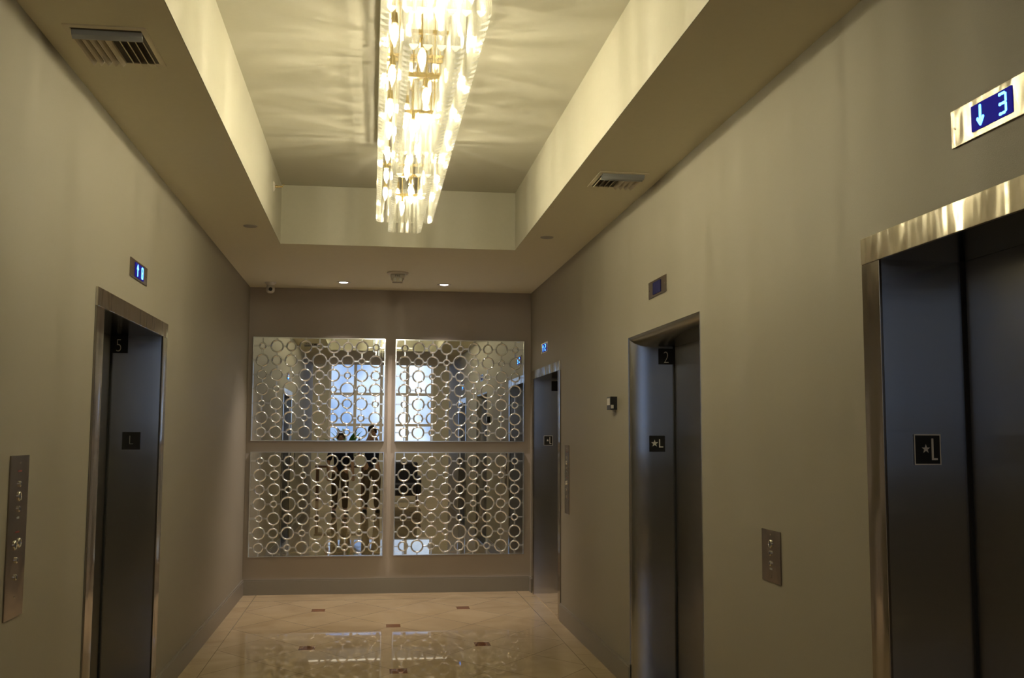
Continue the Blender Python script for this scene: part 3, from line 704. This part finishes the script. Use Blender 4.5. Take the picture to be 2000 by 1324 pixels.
# ------------------------------------------------------------------ lobby furniture seen in the mirrors
root = thing('lobby_console', (-0.75, -4.6, 0), 0, label='dark wooden console table in the lobby, seen only in the mirrors', cat='table')
bm = bmesh.new(); box(bm, -0.6, 0.6, -0.22, 0.22, 0.80, 0.85); build('table_top', bm, M['wood'], root, bevel=0.004)
for sx_ in (-1, 1):
    for sy_ in (-1, 1):
        bm = bmesh.new(); box(bm, sx_*0.55-.03, sx_*0.55+.03, sy_*0.17-.03, sy_*0.17+.03, 0, 0.80); build('leg', bm, M['wood'], root)
root = thing('potted_plant', (-0.60, -4.6, 0.85), 0, label='green leafy plant in a dark pot on the lobby console', cat='plant')
bm = bmesh.new(); lathe(bm, [(0, 0), (0.10, 0), (0.14, 0.24), (0.12, 0.24), (0.11, 0.20), (0, 0.20)], 24); build('pot', bm, M['darkcloth'], root, smooth=True)
bm = bmesh.new()
for i in range(90):
    a = rnd.uniform(0, 6.283); e = rnd.uniform(0.3, 1.4); L_ = rnd.uniform(0.5, 1.25); wd = rnd.uniform(0.03, 0.055)
    d = Vector((math.cos(a)*math.cos(e), math.sin(a)*math.cos(e), math.sin(e))); s = Vector((-math.sin(a), math.cos(a), 0))
    pr = None
    for k in range(6):
        t_ = k/5; c = Vector((0, 0, 0.2))+d*L_*t_-Vector((0, 0, 0.35*L_*t_*t_)); ww = wd*math.sin(math.pi*min(t_*0.9+0.08, 1))
        cur = (bm.verts.new(c-s*ww), bm.verts.new(c+s*ww))
        if pr: bm.faces.new((pr[0], pr[1], cur[1], cur[0]))
        pr = cur
build('foliage', bm, M['leaf'], root)
root = thing('armchair', (0.75, -3.9, 0), 0, label='dark upholstered armchair in the lobby in front of the window', cat='armchair')
bm = bmesh.new(); box(bm, -.36, .36, -.32, .36, .16, .44); build('seat', bm, M['darkcloth'], root, bevel=0.04, seg=3)
bm = bmesh.new(); box(bm, -.40, .40, -.46, -.32, .16, .95); build('backrest', bm, M['darkcloth'], root, bevel=0.05, seg=3)
for s in (-1, 1):
    bm = bmesh.new(); x0, x1 = sorted((s*.36, s*.46)); box(bm, x0, x1, -.32, .36, .16, .62); build('armrest', bm, M['darkcloth'], root, bevel=0.03, seg=3)
    for yy in (-.36, .30):
        bm = bmesh.new(); box(bm, s*.38-.02, s*.38+.02, yy-.02, yy+.02, 0, .16); build('leg', bm, M['wood'], root)

# ------------------------------------------------------------------ two people standing at the camera, seen only in the mirrors
M['skin'] = simple('skin', (0.50, 0.31, 0.22), 0.5, noise=0.05)
M['navy'] = simple('navy_cloth', (0.012, 0.014, 0.035), 0.85, noise=0.1)
M['khaki'] = simple('brown_cloth', (0.10, 0.07, 0.045), 0.85, noise=0.1)
M['hair'] = simple('dark_hair', (0.02, 0.013, 0.01), 0.6, noise=0.2)
def skin(name, verts, edges, root_i, m, parent, sub=2):
    me = bpy.data.meshes.new(name); me.from_pydata([v[:3] for v in verts], edges, [])
    o = bpy.data.objects.new(name, me); col.objects.link(o); o.parent = parent
    md = o.modifiers.new('skin', 'SKIN'); md.use_smooth_shade = True
    for i, v in enumerate(verts):
        sv = me.skin_vertices[0].data[i]; sv.radius = (v[3], v[4] if len(v) > 4 else v[3]); sv.use_root = (i == root_i)
    sb = o.modifiers.new('sub', 'SUBSURF'); sb.levels = sub; sb.render_levels = sub
    me.materials.append(m); return o
def person(loc, rotz, label, arms_up, shirt, trousers, h=1.0):
    root = thing('person', loc, rotz, label=label, cat='person')
    root.scale = (h, h, h)
    if arms_up: el = lambda s: (s*.27, .10, 1.18); wr = lambda s: (s*.09, .27, 1.52)
    else: el = lambda s: (s*.27, -.02, 1.10); wr = lambda s: (s*.27, .08, .86)
    V = [(0, 0, .95, .15, .11), (0, 0, 1.10, .13, .10), (0, .0, 1.28, .155, .11), (0, -.01, 1.43, .12, .08), (0, 0, 1.50, .055), (0, .01, 1.57, .055), (0, .02, 1.66, .075, .09), (0, .015, 1.74, .055, .07)]
    E = [(i, i+1) for i in range(7)]
    for s in (-1, 1):
        b = len(V); e, w_ = el(s), wr(s)
        V += [(s*.19, -.01, 1.41, .062), (*e, .043), (*w_, .028)]
        E += [(3, b), (b, b+1), (b+1, b+2)]
        d = (Vector(w_)-Vector(e)).normalized(); hp = Vector(w_)+d*.07; V += [(*hp, .034, .018)]; E += [(b+2, b+3)]
        side = Vector((0, 1, 0)).cross(d).normalized() if abs(d.y) < .8 else Vector((1, 0, 0))
        for k, f in enumerate((-.030, -.010, .010, .028)):
            L_ = (.070, .082, .078, .062)[k]; n0 = len(V)
            p0 = hp+d*.02+side*f; p1 = hp+d*(.02+L_*.55)+side*f; p2 = p1+(d*.7+Vector((-s*.5, .35, 0))*.8).normalized()*L_*.5
            V += [(*p0, .010), (*p1, .009), (*p2, .007)]; E += [(b+3, n0), (n0, n0+1), (n0+1, n0+2)]
        n0 = len(V); t0 = Vector(w_)+d*.03+side*(-.035*s); t1 = t0+d*.03+side*(-.02*s); t2 = t1+d*.03
        V += [(*t0, .012), (*t1, .010), (*t2, .008)]; E += [(b+2, n0), (n0, n0+1), (n0+1, n0+2)]
        b = len(V); V += [(s*.10, 0, .86, .095, .10), (s*.11, .01, .48, .062), (s*.12, -.02, .10, .045), (s*.13, .06, .045, .04), (s*.14, .15, .035, .03)]
        E += [(0, b), (b, b+1), (b+1, b+2), (b+2, b+3), (b+3, b+4)]
    skin('body', V, E, 0, M['skin'], root)
    VS = [(0, 0, .83, .165, .130), (0, 0, 1.10, .15, .115), (0, 0, 1.28, .172, .125), (0, -.01, 1.42, .135, .095), (0, -.005, 1.475, .075)]
    ES = [(0, 1), (1, 2), (2, 3), (3, 4)]
    for s in (-1, 1):
        b = len(VS); a = Vector((s*.19, -.01, 1.41)); e = Vector(el(s)); VS += [(*a, .078), (*(a.lerp(e, .85)), .058)]; ES += [(3, b), (b, b+1)]
    skin('shirt', VS, ES, 0, shirt, root)
    VT = [(0, 0, .94, .158, .12), (0, 0, 1.06, .140, .105)]; ET = [(0, 1)]
    for s in (-1, 1):
        b = len(VT); VT += [(s*.10, 0, .84, .108, .115), (s*.11, .01, .48, .080), (s*.12, -.02, .09, .068)]; ET += [(0, b), (b, b+1), (b+1, b+2)]
    skin('trousers', VT, ET, 0, trousers, root)
    bm = bmesh.new(); lathe(bm, [(0, .135), (.05, .125), (.085, .085), (.095, .03), (.090, -.02), (.075, -.05)], 20, Matrix.Translation((0, -.015, 1.68)) @ Matrix.Rotation(R(14), 4, 'X')); build('hair', bm, M['hair'], root, smooth=True)
    bm = bmesh.new()
    lathe(bm, [(0, .03), (.010, .018), (.016, -.012), (0, -.02)], 10, Matrix.Translation((0, .115, 1.655))); build('nose', bm, M['skin'], root, smooth=True)
    for s in (-1, 1):
        bm = bmesh.new(); bmesh.ops.create_uvsphere(bm, u_segments=10, v_segments=8, radius=.011, matrix=Matrix.Translation((s*.032, .098, 1.685))); build('eye', bm, M['black'], root, smooth=True)
        bm = bmesh.new(); bmesh.ops.create_uvsphere(bm, u_segments=10, v_segments=8, radius=.026, matrix=Matrix.Translation((s*.088, .01, 1.67)) @ Matrix.Diagonal((.4, .8, 1.2, 1))); build('ear', bm, M['skin'], root, smooth=True)
        bm = bmesh.new(); lathe(bm, [(0, 0), (.05, 0), (.055, .03), (.04, .07), (0, .08)], 16, Matrix.Translation((s*.135, .07, 0)) @ Matrix.Diagonal((1, 2.3, 1, 1))); build('shoe', bm, M['black'], root, smooth=True)
    bm = bmesh.new(); box(bm, -.025, .025, .098, .108, 1.612, 1.620); build('mouth', bm, M['redtag'], root)
    return root
person((0.02, -0.36, 0), 0, 'person in dark top holding up a camera, mirrored on the far wall', True, M['navy'], M['khaki'])
person((-0.62, -0.10, 0), R(-8), 'person in navy shirt standing left of the photographer, mirrored', False, M['navy'], M['khaki'], 0.93)
